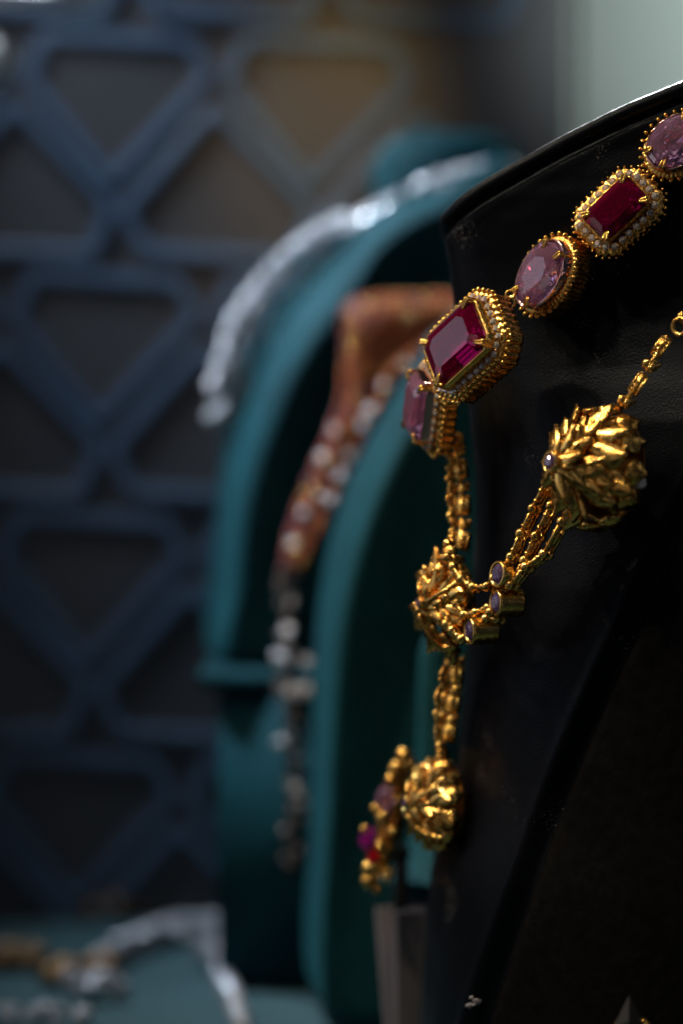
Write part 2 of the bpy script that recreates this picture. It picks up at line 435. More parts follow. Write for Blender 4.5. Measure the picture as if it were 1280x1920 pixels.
def setting(kind, c, n, along, a, b, stone, bead=.05, halo=True, wallh=0.42, ribs=46, zc=0.22, crown=0.16, ngold=None, name='gem_setting', lab=None, nh=None):
    M = frame(c, n, along)
    s_ho = 0.17 if halo else 0.05
    A,B = a+s_ho+0.10, b+s_ho+0.10
    # wall of the setting, ribbed all round
    bm = bmesh.new()
    base = outline(kind, A, B, ribs*6, 0.42)
    def ringz(z, off, amp):
        out = []
        for k,p in enumerate(base):
            q = Vector((p.x,p.y,0)).normalized(); rr_ = amp*abs(math.sin(math.pi*ribs*k/len(base)))
            out.append(M @ (p+q*(off+rr_)+Vector((0,0,z))))
        return out
    inner = lambda z, f: [M @ Vector((p.x*f,p.y*f,z)) for p in base]
    nz = 9; rws = [inner(0.0,0.72), ringz(0.0,-0.04,0)]
    for q in range(nz+1):
        z = -0.03-(wallh)*q/nz
        rws.append(ringz(z, (-0.02 if q%2 else -0.04), 0.045))
    rws += [ringz(-wallh-0.06,-0.06,0), inner(-wallh-0.06,0.3)]
    grid(bm, rws, True)
    o = obj(name, bm, OLDGOLD if not halo else GOLD, neck); o.data.materials[0] = GOLD
    if lab: o['label'] = lab
    # cup under the stone
    bm = bmesh.new()
    st = outline(kind, a*1.03, b*1.03, 96, 0.32)
    grid(bm, [[M @ Vector((p.x*f,p.y*f,z)) for p in st] for f,z in ((1.06,-0.02),(1.06,zc+0.0),(1.01,zc+0.015),(0.97,zc-0.04),(0.7,zc-0.30),(0.15,zc-0.46))], True)
    obj('cup', bm, FOIL if stone is PINK else GOLD, o)
    # beads along the edge
    bm = bmesh.new(); cnt = int(perim(outline(kind,A,B))/(0.128 if halo else 0.155))
    for p in even(kind, A+0.035, B+0.035, cnt, 0.42):
        ball(bm, p+Vector((rnd.uniform(-.006,.006),rnd.uniform(-.006,.006),-.07 if halo else 0.0)), bead*rnd.uniform(.93,1.06), 10, M)
    obj('beading', bm, GOLD, o)
    if halo:
        bm = bmesh.new(); bg_ = bmesh.new()
        hA,hB = a+0.13, b+0.13; cnt = nh or int(perim(outline(kind,hA,hB))/0.175)
        spots = even(kind, hA, hB, cnt, 0.38)
        for q,p in enumerate(spots):
            rr_ = 0.078; ang = rnd.uniform(0,1)
            pp = []
            for (f,z,m_) in ((0.55,0.055,6),(1.0,0.012,6),(0.6,-0.03,6)):
                for kk in range(m_): pp.append(M @ (p+Vector((rr_*f*math.cos(ang+kk*math.pi/3), rr_*f*math.sin(ang+kk*math.pi/3), z+0.05))))
            vs = [bm.verts.new(v) for v in pp]; bmesh.ops.convex_hull(bm, input=vs)
            nx = spots[(q+1)%cnt]; md = (p+nx)/2
            for sgn in (-1,1):
                ou = Vector((md.x,md.y,0)).normalized()*0.06*sgn
                ball(bg_, md+ou+Vector((0,0,0.075)), 0.022, 7, M, (1,1,1.4))
            torus(bg_, M @ Matrix.Translation(p+Vector((0,0,0.035))), 0.068, 0.014, 12, 5)
        obj('crystal_halo', bm, CRYSTAL, o, smooth=False)
        obj('halo_grains', bg_, GOLD, o)
    g = obj('stone', hull(gem_points(kind, a, b, zc, crown, 0.36), M), stone, o, smooth=False)
    if kind == 'oval': corners = [0.5, 2.64, 3.64, 5.78]
    else:
        t0 = math.atan2(b*0.84, a*0.9); corners = [t0, math.pi-t0, math.pi+t0, -t0]
    for t in corners:
        if kind == 'oval': e = Vector((a*math.cos(t), b*math.sin(t),0))
        else: e = Vector((math.copysign(a*0.93,math.cos(t)), math.copysign(b*0.90,math.sin(t)),0))
        bpt = e*1.06; bpt.z = 0.0; tp = e*0.75; tp.z = zc+crown*0.72
        obj('prong', claw(M, bpt, tp, 0.033, zc+crown*0.45+0.03), GOLD, o)
    return o, M

def ob(px,py,off):
    c,nr = on_bust(px,py,0); print('D',px,py,round(c.y,2)); d = c.y-off; return P(px,py,d)
s4,M4 = setting('rect', P(871,647,44.9), (-.759,-.639,.128), (94,85), .72,.545, RUBY, .05, True, 0.42, 44, 0.24, 0.17, name='ruby_setting', lab='largest ruby red step cut stone in a halo of crystals')
s2,M2 = setting('rect', ob(1158,396,.52), (-.40,-1,.2), (79,75), .55,.36, RUBY, .027, True, 0.22, 34, 0.17, 0.13, name='ruby_setting', lab='smaller ruby red step cut stone between two pink ovals')
s3,M3 = setting('oval', ob(1024,516,.60), (-.72,-.68,.10), (60,95), .66,.47, PINK, .047, False, 0.42, 54, 0.20, 0.16, name='pink_stone_setting', lab='pink oval stone beside the largest ruby')
s1,M1 = setting('oval', ob(1268,272,.60), (-.35,-1,.2), (75,70), .55,.45, PINK, .040, False, 0.30, 44, 0.20, 0.16, name='pink_stone_setting', lab='pink oval stone cut off by the right edge of the photo')
s5,M5 = setting('rect', P(803,762,47.0), (-.955,-.28,-.04), (0.10,1), .60,.45, PINK, .045, True, 0.30, 34, 0.24, 0.18, name='pink_stone_setting', lab='pink stone seen edge on below the largest ruby')

# rings between the settings
def ring_link(px,py,D,n,along,R0,r,ex=1.0):
    bm = bmesh.new(); torus(bm, frame(P(px,py,D), n, along), R0, r, 20, 8, ex); return obj('jump_ring', bm, GOLD, neck)
ring_link(1222,350,44.9,(-.3,-1,0),(1,1),.10,.03)
ring_link(1103,452,45.3,(-.5,-1,0),(1,.6),.10,.03)
ring_link(1094,462,45.3,(-.9,-.4,0),(1,1),.08,.025)
ring_link(958,566,45.3,(-.7,-.7,0),(1,1),.10,.03)
ring_link(956,552,45.2,(-.2,-1,0.3),(1,1),.08,.028)

# hinge below the edge-on pink stone
bm = bmesh.new()
Mh = frame(P(850,826,47.2), (-.6,-.8,0), (0,1))
torus(bm, Mh, .115,.05,24,10); torus(bm, Mh @ Matrix.Translation((0,0,-.1)), .13,.05,24,10)
box(bm, frame(P(838,800,47.3), (-.8,-.6,0),(.25,-1)), .5,.22,.28,.04)
for k in range(5): ball(bm, P(822+k*5,790+k*10,46.8), .045)
obj('hinge', bm, GOLD, neck)

# chains -----------------------------------------------------------
def ball_chain(pxs, r=.100, rodr=.044, name='ball_chain'):
    bm = bmesh.new(); prev = None
    back = Vector((.13,.10,-.03))
    for q in pxs:
        px,py = q[:2]; c = P(px,py,q[2])
        ball(bm, c, r, 16); ball(bm, c+back, r*.85, 12); rod(bm, c, c+back, rodr, 8)
        if prev is not None:
            d = (c-prev).normalized()
            rod(bm, prev, c, rodr, 8); rod(bm, prev+back, c+back, rodr*1.1, 8)
            for f in (0.3,0.7): rod(bm, prev.lerp(c,f)-d*.02, prev.lerp(c,f)+d*.02, rodr*1.45, 10)
            rod(bm, prev.lerp(c,.5)+back*.5-d*.14, prev.lerp(c,.5)+back*.5+d*.14, rodr*1.5, 6)
        prev = c
    return obj(name, bm, GOLD, neck)
ball_chain([(1022,905,44.4),(998,953,44.6),(975,1000,44.7),(957,1044,44.8),(943,1068,44.9)])
ball_chain([(925,1085,45.0),(912,1100,45.2),(886,1101,45.6),(864,1085,45.9),(849,1063,46.1),(838,1045,46.2)])
ball_chain([(1032,948,44.2),(1003,1005,44.5),(982,1051,44.7),(960,1086,44.8),(945,1110,44.9)])
ball_chain([(1052,978,44.1),(1018,1039,44.4),(984,1063,44.6),(955,1097,44.7)])
ball_chain([(918,1148,45.0),(914,1140,45.2),(891,1149,45.5),(869,1153,45.8),(855,1132,46.1),(836,1120,46.2)])
ball_chain([(930,1160,45.1),(910,1160,45.2),(898,1169,45.3),(882,1184,45.4),(865,1198,45.7),(847,1182,46.0),(836,1170,46.1)])
def bezel(px,py,D,n,r,h,lab=None):
    M = frame(P(px,py,D), n, (0.1,1))
    bm = bmesh.new(); seg = 72
    ring = lambda rad,z,amp=0: [M @ Vector(((rad+amp*abs(math.sin(k*math.pi/2.0)))*math.cos(2*math.pi*k/seg),(rad+amp*abs(math.sin(k*math.pi/2)))*math.sin(2*math.pi*k/seg),z)) for k in range(seg)]
    rws = [ring(r*.70,-.05),ring(r*.76,.0),ring(r*.9,.03),ring(r*1.0,.01)]
    for q in range(9): rws.append(ring(r*(1.02 if q%2 else .97), -.03-h*q/8, .012))
    rws += [ring(r*.6,-h-.06)]
    grid(bm, rws, True)
    o = obj('gem_bezel', bm, GOLD, neck)
    pts = []
    for f,z,nn,ph in ((.42,.05,8,0),(.62,.03,8,.5),(.78,-.01,16,0),(.45,-.14,8,.5),(.02,-.2,4,0)):
        pts += [(r*f*math.cos(2*math.pi*(k+ph)/nn), r*f*math.sin(2*math.pi*(k+ph)/nn), z) for k in range(nn)]
    obj('stone', hull(pts,M), VIOLET, o, smooth=False)
    return o
bezel(932,1076,44.8,(-.86,-.5,.1),.245,.18)
bezel(929,1130,44.9,(-.93,-.38,.02),.25,.48)
bezel(880,1183,45.3,(-.95,-.33,-.03),.25,.50)

def bar_link(bm, c, n, along, L, W, H=.14):
    M = frame(c, n, along)
    box(bm, M, L, W, H, .02)
    for s in (-1,1):
        rod(bm, M @ Vector((-L*.42, s*W*.5, H*.4)), M @ Vector((L*.42, s*W*.5, H*.4)), .03)
    for q in range(4):
        x = -L*.3+L*.6*q/3
        rod(bm, M @ Vector((x,-W*.42,H*.5)), M @ Vector((x,W*.42,H*.5)), .014, 6)
def link_chain(pts, n, W=.24, name='chain_link', lead=True, Llen=.38, step=.60):
    """pts: list of (px,py,D); places box links with ball pairs between"""
    path = cr([P(*p) for p in pts], 200)
    Ls=[0]
    for a,b in zip(path,path[1:]): Ls.append(Ls[-1]+(b-a).length)
    tot = Ls[-1]; cnt = max(1,int(tot/step)); 
    def at(s):
        i = 0
        while i < len(Ls)-2 and Ls[i+1] < s: i += 1
        return path[i].lerp(path[i+1], (s-Ls[i])/max(1e-6,Ls[i+1]-Ls[i])), (path[min(i+1,199)]-path[max(i-1,0)]).normalized()
    for q in range(cnt):
        c,d = at(tot*(q+.5)/cnt); bm = bmesh.new()
        bar_link(bm, c, n, (d.x,d.z), Llen, W)
        Mx = frame(c, n, (d.x,d.z))
        e = at(tot*(q)/cnt)[0]; e2 = c+(e-c)
        Me = frame(e, n, (d.x,d.z))
        for s in (-1,1):
            ball(bm, Me @ Vector((-.0, s*W*.36, .08)), .078, 12)
            ball(bm, Me @ Vector((-.07, s*W*.52, .02)), .045, 10)
        rod(bm, Me @ Vector((0,-W*.5,0)), Me @ Vector((0,W*.5,0)), .04)
        rod(bm, Me @ Vector((.05,-W*.6,.05)), Me @ Vector((.05,W*.6,.05)), .028)
        rod(bm, e, c, .05); rod(bm, Me @ Vector((-.12,0,0)), Me @ Vector((.1,0,0)), .055)
        # round cap seen behind
        rod(bm, Me @ Vector((0.06,-W*.75,-.1)), Me @ Vector((.06,-W*.62,-.1)), .085, 14)
        obj(name, bm, GOLD, neck)
link_chain([(856,850,47.3),(863,900,47.5),(866,950,47.6),(866,1000,47.5),(862,1045,47.3)], (-.72,-.69,0), .40)
link_chain([(855,1238,47.6),(850,1290,47.9),(843,1345,48.1),(836,1400,48.3)], (-.72,-.69,0), .40)
link_chain([(1284,596,43.5),(1308,560,43.6),(1335,515,43.7)], (-.35,-.93,0), .17, Llen=.44, step=.56)
link_chain([(1172,752,43.6),(1200,715,43.5),(1232,662,43.5),(1262,620,43.6)], (-.35,-.93,0), .17, Llen=.44, step=.56)
# small crystal row beside the hanging chains
for pts in ([(845,862,47.0),(842,900,47.2),(845,940,47.3),(848,985,47.2),(846,1020,47.0)], [(838,1240,47.2),(826,1290,47.5),(818,1340,47.7),(820,1385,47.9)]):
    bm = bmesh.new(); path = cr([P(*p) for p in pts], 18)
    for q,p in enumerate(path):
        ball(bm, p+Vector((rnd.uniform(-.05,.05),rnd.uniform(-.05,.05),0)), rnd.choice((.05,.062,.075)), 10)
        if q: rod(bm, path[q-1], p, .035)
    obj('bead_row', bm, GOLD, neck)
ring_link(1274,612,43.4,(-.6,-.8,0),(1,1),.15,.04)

# flower ornaments ---------------------------------------------------
def blade(bm, M, base, d, up, L, W, H, lift):
    """one chunky pointed leaf with a ridge; base, d (direction), up in the ornament's own space"""
    side = d.cross(up).normalized(); nu = 9; rows = []
    for i in range(nu):
        s = i/(nu-1)
        w_ = W*(math.sin(math.pi*(0.12+0.80*s)))**0.8*(1.0 if s < .6 else 1-.35*(s-.6)/.4)
        h_ = H*(0.55+0.45*math.sin(math.pi*min(1,s*.9+.1)))
        c = base+d*(L*s)+up*(lift*s*s)
        sec = [(-1,0),(-.93,.22),(-.5,.72),(-.10,1.0),(.10,1.0),(.5,.72),(.93,.22),(1,0),(.8,-.6),(0,-.9),(-.8,-.6)]
        rows.append([M @ (c+side*(w_*x)+up*(h_*y)) for x,y in sec])
    V = grid(bm, rows, True); bm.faces.new(V[0][::-1]); bm.faces.new(V[-1])
def flower(c, n, along, Rb, H, gemr=.16, lab=None, seed=1, base=.25, squash=1.0, stone=VIOLET):
    rg = random.Random(seed)
    M = frame(c, n, along) @ Matrix.Diagonal((1,squash,1,1))
    bm = bmesh.new()
    dome = lambda r: H*(1-(min(r,Rb)/Rb)**1.35)
    bw = bmesh.new(); N = int(40+26*(H/Rb)**2)
    for q in range(N):
        f = math.sqrt((q+1.2)/(N+1)); r_ = f*Rb*.84; a = q*2.39996+rg.uniform(-.15,.15)
        er = Vector((math.cos(a), math.sin(a), 0)); sl = (dome(min(Rb,r_+.05))-dome(max(0,r_-.05)))/.10
        down_ = (er+Vector((0,0,sl))).normalized(); upn = (Vector((0,0,1))-er*sl).normalized()
        sd = down_.cross(upn); tw = rg.choice((-1,1))*rg.uniform(.35,1.0)
        d = (down_*math.cos(tw)+sd*math.sin(tw)).normalized()
        L = Rb*rg.uniform(.36,.46)*(1+.25*f); W = Rb*rg.uniform(.115,.165)*(1+.35*f)
        base_ = er*(r_-L*.4)+Vector((0,0,dome(max(0,r_-L*.4))+.02))
        blade(bm, M, base_, d, upn, L, W, .085*Rb, rg.uniform(.02,.20)*Rb)
    for q in range(13):      # broad tall panels standing round the edge
        a = 2*math.pi*(q+rg.uniform(-.15,.15))/13; er = Vector((math.cos(a), math.sin(a), 0))
        up_z = Vector((0,0,-1)); b0 = er*Rb*rg.uniform(.84,.90)+Vector((0,0,dome(Rb*.80)+rg.uniform(.02,.12)*Rb))
        blade(bm, M, b0, (up_z+er*rg.uniform(.05,.20)).normalized(), er, b0.z+base*.9, Rb*.20, .09*Rb, 0.0)
        c = M @ (b0+er*.06); 
    for q in range(9):
        a = q*2.1+rg.uniform(-.3,.3); r_ = Rb*rg.uniform(.35,.9)
        ball(bw, Vector((r_*math.cos(a), r_*math.sin(a), dome(r_)+.10)), .055, 10, M)
    o = obj('flower_ornament', bm, GOLD, neck); obj('grains', bw, GOLD, o)
    if lab: o['label'] = lab
    # twisted wires laid between the petals
    bm = bmesh.new()
    for q in range(4):
        a = 2*math.pi*q/4+rg.uniform(-.2,.2); b_ = a+rg.uniform(.3,.8)
        pts = []
        for k in range(9):
            s = k/8; r_ = Rb*(.2+.75*s); aa = a+(b_-a)*s
            pts.append(M @ Vector((r_*math.cos(aa), r_*math.sin(aa), dome(r_)+.14+.06*math.sin(s*math.pi))))
        tube(bm, pts, .04, 7)
    obj('wire', bm, GOLD, o)
    # back dome and edge
    bm = bmesh.new()
    rws = []
    for k in range(10):
        r_ = Rb*.96*k/9+.001; rws.append([M @ Vector((r_*.84*math.cos(t), r_*.84*math.sin(t), dome(r_)-.22)) for t in [2*math.pi*j/40 for j in range(40)]])
    for z,f in ((-.10,.82),(-base,.80),(-base-.03,.6)):
        rws.append([M @ Vector((Rb*f*math.cos(t), Rb*f*math.sin(t), z)) for t in [2*math.pi*j/40 for j in range(40)]])
    grid(bm, rws, True); obj('back_plate', bm, OLDGOLD, o)
    # stone in its bezel on the tip
    bm = bmesh.new(); Mt = M @ Matrix.Translation((0,0,H+.10))
    rws = [[Mt @ Vector((rr_*math.cos(t), rr_*math.sin(t), z)) for t in [2*math.pi*j/30 for j in range(30)]] for rr_,z in ((gemr*.6,-.3),(gemr*.95,-.2),(gemr*1.0,0),(gemr*.94,.03),(gemr*.82,.02),(gemr*.76,-.04))]
    grid(bm, rws, True); bz = obj('bezel', bm, GOLD, o)
    pts = []
    for f,z,nn,ph in ((.40,.06,8,0),(.62,.04,8,.5),(.80,-.0,16,0),(.45,-.12,8,.5),(.02,-.18,4,0)):
        pts += [(gemr*f*math.cos(2*math.pi*(k+ph)/nn), gemr*f*math.sin(2*math.pi*(k+ph)/nn), z) for k in range(nn)]
    obj('stone', hull(pts,Mt), stone, o, smooth=False)
    return o
flower(P(1133,880,43.9), (-.84,-.52,.10), (.2,1), 1.20, 1.14, .20, 'side flower ornament with a white thread at its back edge', 3, .12)
flower(P(842,1132,46.9), (-.93,-.36,.02), (.0,1), 1.0, .54, .13, 'flower ornament in the middle, where the ball chains meet', 5, .15)
flower(P(826,1508,48.2), (-.93,-.34,.05), (.0,1), .98, .66, .15, 'lowest flower ornament at the end of the chain', 9, .12)
# necks of the ornaments (flat tabs the chains hook on)
bm = bmesh.new()
for (px,py,D,h) in ((843,1040,46.9,.42),(846,1228,47.2,.42),(828,1415,48.1,.36)):
    Mq = frame(P(px,py,D), (-.85,-.5,0), (0,1)); box(bm, Mq, h,.26,.22,.05)
    torus(bm, Mq @ Matrix.Translation((-.1,-.02,.11)), .07,.03,16,7); ball(bm, Mq @ Vector((h*.5,0,.05)), .1,12)
obj('connector', bm, GOLD, neck)
# white thread at the side ornament
bm = bmesh.new()
c0,_ = on_bust(1184,897,.05); c0 = P(1196,902,43.0)
for q in range(16):
    a = rnd.uniform(0,6.28); pts = cr([c0+Vector((rnd.uniform(-.12,.12),rnd.uniform(-.1,.1),rnd.uniform(-.12,.12))) for _ in range(5)], 16)
    tube(bm, pts, .03, 5)
tag(obj('thread', bm, mat('cotton',(.8,.8,.85),.8)), 'frayed white cotton thread stuck behind the side flower ornament', 'thread')

# far-side pendant hanging below the lowest ornament
pd = obj('pendant', (lambda b_: (tube(b_, cr([P(770,1430,51.0),P(752,1460,51.4),P(742,1520,51.7),P(728,1580,51.8),P(712,1640,51.8)],20), [.16]*6+[.28]*8+[.2]*6, 10), b_)[1])(bmesh.new()), OLDGOLD, neck)
bm = bmesh.new()
for (px,py,r_) in ((757,1415,.17),(742,1440,.16),(733,1462,.13),(765,1432,.16),(717,1532,.15),(703,1516,.10),(712,1588,.13),(691,1628,.155),(690,1652,.16),(706,1668,.10),(735,1560,.13),(745,1500,.12),(683,1555,.09)):
    ball(bm, P(px,py,51.0), r_, 14)
for q in range(26):
    px = rnd.uniform(712,752); py = rnd.uniform(1480,1655); ball(bm, P(px-(py-1480)*.12,py,51.5), rnd.uniform(.06,.11), 8)
obj('beads', bm, GOLD, pd)
for (px,py,a,b_,m_) in ((724,1500,.34,.22,PINK),(692,1573,.26,.2,PURPLE),(704,1603,.2,.16,RED)):
    Mq = frame(P(px,py,51.1), (-.6,-.8,.1), (0.2,1))
    obj('stone', hull(gem_points('oval',a,b_,.05,.12,.2),Mq), m_, pd, smooth=False)

# ================================================================== lint at the bust's foot and gold piece at the corner
bm = bmesh.new()
c0,nr = on_bust(886,1880,.03)
for q in range(9):
    a = Vector((rnd.uniform(-.12,.16),rnd.uniform(-.02,.02),rnd.uniform(-.08,.08)))
    pts = cr([c0+a, c0+a+Vector((.05,.0,.03)), c0+a+Vector((.1,0.0,rnd.uniform(-.06,.06)))],8)
    tube(bm, pts, [.012,.02,.025,.03,.03,.025,.02,.01], 5)
tag(obj('lint', bm, WHITE), 'small scrap of white lint near the foot of the black bust', 'lint')
br = empty('brooch', P(1180,1935,42.5))
tag(br, 'gold piece with a grey leaf tip poking up at the bottom right corner', 'brooch')
bm = bmesh.new()
for (px,py,r_) in ((1205,1922,.13),(1160,1926,.12),(1182,1932,.15),(1225,1935,.12),(1142,1938,.12)): ball(bm, P(px,py,42.5), r_, 14)
tube(bm, [P(1130,1945,42.6),P(1180,1940,42.6),P(1240,1945,42.6)], .14, 8)
obj('bead_cluster', bm, GOLD, br)
bm = bmesh.new()
A_ = [P(1178,1868,42.3),P(1208,1925,42.3),P(1180,1945,42.3),P(1150,1925,42.3)]
vs = [bm.verts.new(p) for p in A_]+[bm.verts.new(P(1178,1915,41.9))]
for i in range(4): bm.faces.new((vs[i],vs[(i+1)%4],vs[4]))
obj('leaf_tip', bm, mat('grey_metal',(.04,.04,.045),.4,.5), br, smooth=False, solid=.05)

# ================================================================== TEAL BUSTS BEHIND
def slab(name, root, front, Df, back, Db, m, n=90, bulge=.35):
    assert len(front) == len(back)
    F = [P(p.x,p.y,Df) for p in cr([Vector(p) for p in front], n, True)]
    B = [P(p.x,p.y,Db) for p in cr([Vector(p) for p in back], n, True)]
    cf = sum(F,Vector())/n; cb = sum(B,Vector())/n
    bm = bmesh.new(); rws = []
    rws.append([cf+(p-cf)*.05+Vector((0,.8,0)) for p in F])
    for f in (.5,.8,.92): rws.append([cf+(p-cf)*f+Vector((0,.8*(1-f),0)) for p in F])
    for k in range(9):
        t = k/8; row = []
        for a,b_ in zip(F,B):
            p = a.lerp(b_,t); o_ = (p-(cf*(1-t)+cb*t)); o_.y = 0
            if o_.length: o_.normalize()
            row.append(p+o_*bulge*math.sin(math.pi*t)**.7)
        rws.append(row)
    rws.append([cb+(p-cb)*.9+Vector((0,.1,0)) for p in B]); rws.append([cb+(p-cb)*.05+Vector((0,.1,0)) for p in B])
    grid(bm, rws, True)
    return obj(name, bm, m, root)
A = empty('jewellery_bust', (T(660,1812).x, 65, TABLE_Z))
tag(A, 'teal velvet bust farther back, wearing the silver and the pink gold necklaces', 'display bust')
frontA = [(930,372),(820,400),(725,455),(662,545),(575,670),(515,800),(470,950),(455,1100),(450,1238),(700,1245),(940,1240),(990,800)]
backA  = [(985,322),(820,345),(712,385),(640,440),(530,545),(465,665),(430,800),(412,950),(405,1238),(700,1245),(1000,1240),(1040,800)]
slab('chest', A, frontA, 62.6, backA, 68, TEAL)
bm = bmesh.new()
NP = [(700,430),(698,330),(712,285),(760,258),(860,248),(930,258),(972,285),(985,330)]
rws = []
for (py,xa,xb) in ((420,690,1010),(380,694,1000),(340,697,992),(300,703,984),(278,715,972),(264,735,950),(256,765,920),(253,800,885)):
    a = P(xa,py,69); b_ = P(xb,py,69); cx = (a.x+b_.x)/2; rx = (b_.x-a.x)/2
    rws.append([Vector((cx+rx*math.cos(t), 69+rx*.75*math.sin(t), a.z)) for t in [2*math.pi*k/48 for k in range(48)]])
V = grid(bm, rws, True); bm.faces.new(V[-1])
obj('neck', bm, TEAL, A)
bm = bmesh.new()
a = P(386,1238,66); b_ = P(960,1238,66)
box(bm, Matrix.Translation(((a.x+b_.x)/2, 66, a.z-.25)), b_.x-a.x, 7.5, .55, .12)
obj('ledge', bm, TEAL, A)
bm = bmesh.new(); zt_ = a.z-.53
box(bm, Matrix.Translation(((a.x+b_.x)/2+.25, 66, (zt_+TABLE_Z)/2)), b_.x-a.x-.5, 6.6, zt_-TABLE_Z, .1)
obj('pedestal', bm, TEAL, A)

B = empty('jewellery_bust', (T(700,1900).x+2, 58, TABLE_Z))
tag(B, 'nearer teal velvet bust with a bare curved edge, left of the black bust', 'display bust')
frontB = [(1000,560),(880,640),(812,740),(745,860),(695,980),(662,1100),(640,1250),(625,1500),(620,1900),(800,1930),(1000,1900),(1080,1200)]
backB  = [(1000,500),(838,600),(752,720),(676,850),(630,970),(604,1090),(590,1240),(586,1500),(586,1850),(800,1880),(1000,1850),(1090,1200)]
slab('chest', B, frontB, 57, backB, 60.5, TEAL, bulge=.15)
bm = bmesh.new(); rws = []
for py,xa,xb in ((1180,806,850),(1200,792,850),(1230,785,850),(1300,783,852),(1400,780,856),(1500,776,860),(1620,760,900),(1640,700,960)):
    a = P(xa,py,54.5); b_ = P(xb,py,54.5); cx = (a.x+b_.x)/2; rx = (b_.x-a.x)/2
    rws.append([Vector((cx+rx*math.cos(t), 54.5+rx*math.sin(t), a.z)) for t in [2*math.pi*k/32 for k in range(32)]])
V = grid(bm, rws, True); bm.faces.new(V[0][::-1])
a = P(700,1640,54.5); b_ = P(960,1640,54.5); cx=(a.x+b_.x)/2; rx=(b_.x-a.x)/2
rod(bm, Vector((cx,54.5,a.z-.05)), Vector((cx,54.5,TABLE_Z)), .8, 24)
tag(obj('display_stand', bm, TEAL), 'slim teal display post close behind the black bust', 'stand')

# ------------------------------------------------------------------ silver necklace on the teal bust
sn = empty('necklace', P(560,490,67))
tag(sn, 'silver crystal necklace lying over the shoulder of the teal bust', 'necklace')
def crystal_cluster(bm, c, r_):
    q = Matrix.Rotation(rnd.uniform(0,6),3,'Z') @ Matrix.Rotation(rnd.uniform(0,3),3,'X')
    vs = []
    for f,z,m_ in ((.5,.6,6),(1,.1,8),(1,-.1,8),(.4,-.7,6)):
        for k in range(m_):
            vs.append(bm.verts.new(c+q @ Vector((r_*f*math.cos(6.283*k/m_), r_*f*math.sin(6.283*k/m_), r_*z))))
    bmesh.ops.convex_hull(bm, input=vs)
bm = bmesh.new(); bs = bmesh.new()
path = [(418,752,66.5),(432,712,66.3),(446,660,66.2),(470,604,66.2),(508,548,66.3),(552,500,66.4),(600,462,66.5),(640,440,66.6),(664,430,66.8)]
pp = cr([P(*p) for p in path], 52)
for i,p in enumerate(pp):
    for s in (-1,0,1):
        crystal_cluster(bm, p+Vector((s*.28+rnd.uniform(-.06,.06), rnd.uniform(-.1,.1)-.9, -s*.22)), rnd.uniform(.11,.19))
tube(bs, [p+Vector((0,-.6,0)) for p in pp], .12, 8)
for (px,py) in ((398,784),(430,766),(414,772)): crystal_cluster(bm, P(px,py,66), .26)
pp2 = cr([P(*p) for p in ((672,424,66.6),(700,408,66.4),(735,392,66.2),(790,362,66),(850,342,65.8),(910,330,65.8),(960,332,66))], 40)
for i,p in enumerate(pp2):
    for s in (-1,1): crystal_cluster(bm, p+Vector((s*.05+rnd.uniform(-.06,.06), rnd.uniform(-.1,.1)-.6, s*.22)), rnd.uniform(.10,.17))
tube(bs, [p+Vector((0,-.4,0)) for p in pp2], .10, 8)
for i in range(14):
    p = P(*[(560,600,65.5),(600,545,65.5),(520,655,65.4),(490,720,65.2),(475,790,65),(640,500,65.6)][i%6]); crystal_cluster(bm, p+Vector((rnd.uniform(-.3,.3),-.3,rnd.uniform(-.3,.3))), .09)
spk = bmesh.new()
for i,p in enumerate(pp[::3]): crystal_cluster(spk, p+Vector((rnd.uniform(-.3,.3),-1.1,rnd.uniform(-.25,.25))), rnd.uniform(.14,.24))
for i,p in enumerate(pp2[::4]): crystal_cluster(spk, p+Vector((rnd.uniform(-.1,.1),-.8,rnd.uniform(-.2,.2))), rnd.uniform(.12,.2))
obj('large_crystals', spk, SILVER, sn, smooth=False)
obj('crystals', bm, BRIGHT, sn, smooth=False); obj('band', bs, SILVER, sn)

# ------------------------------------------------------------------ pink gold necklace
DIM = mat('smoky_crystal', (0.35,0.27,0.24), 0.3, 0.3)
pn = empty('necklace', P(720,680,61.8))
tag(pn, 'pink gold woven bead collar with a crystal fringe and a long pendant strand', 'necklace')
TOPC = [(660,585),(850,575)]
def coll(u,v):    # u along the collar from right top to the tip, v across
    up_ = cr([(862,556),(760,556),(652,572),(645,650),(642,745),(600,850),(556,960),(532,1060)], 60)
    lo_ = cr([(872,610),(838,640),(772,690),(726,738),(690,795),(655,870),(608,970),(562,1065)], 60)
    a = up_[int(u*59)]; b_ = lo_[int(u*59)]
    return Vector(a).lerp(Vector(b_), v)
bm = bmesh.new(); bp = bmesh.new(); bgd = bmesh.new()
up_ = cr([(862,556),(760,556),(652,572),(645,650),(642,745),(600,850),(556,960),(532,1060)], 60)
lo_ = cr([(872,610),(838,640),(772,690),(726,738),(690,795),(655,870),(608,970),(562,1065)], 60)
rws = []
for i in range(60):
    w_ = (up_[i]-lo_[i]).length; m_ = max(3,int(w_/17))
    for j in range(m_+1):
        q = up_[i].lerp(lo_[i], j/m_); p = P(q.x+rnd.uniform(-2,2),q.y+rnd.uniform(-2,2),61.7-.4*math.sin(math.pi*j/m_))
        p.y -= .25; tgt = bp if (j < 1 and i > 14 and i%2) or rnd.random() < .16 else (bgd if rnd.random() < .15 else bm)
        ball(tgt, p, rnd.uniform(.085,.115), 8)
for i in range(59):
    pass
mesh_rows = [[P(*(up_[i].lerp(lo_[i],j/5)),62.0-.35*math.sin(math.pi*j/5)) for i in range(60)] for j in range(6)]
bsx = bmesh.new(); grid(bsx, mesh_rows)
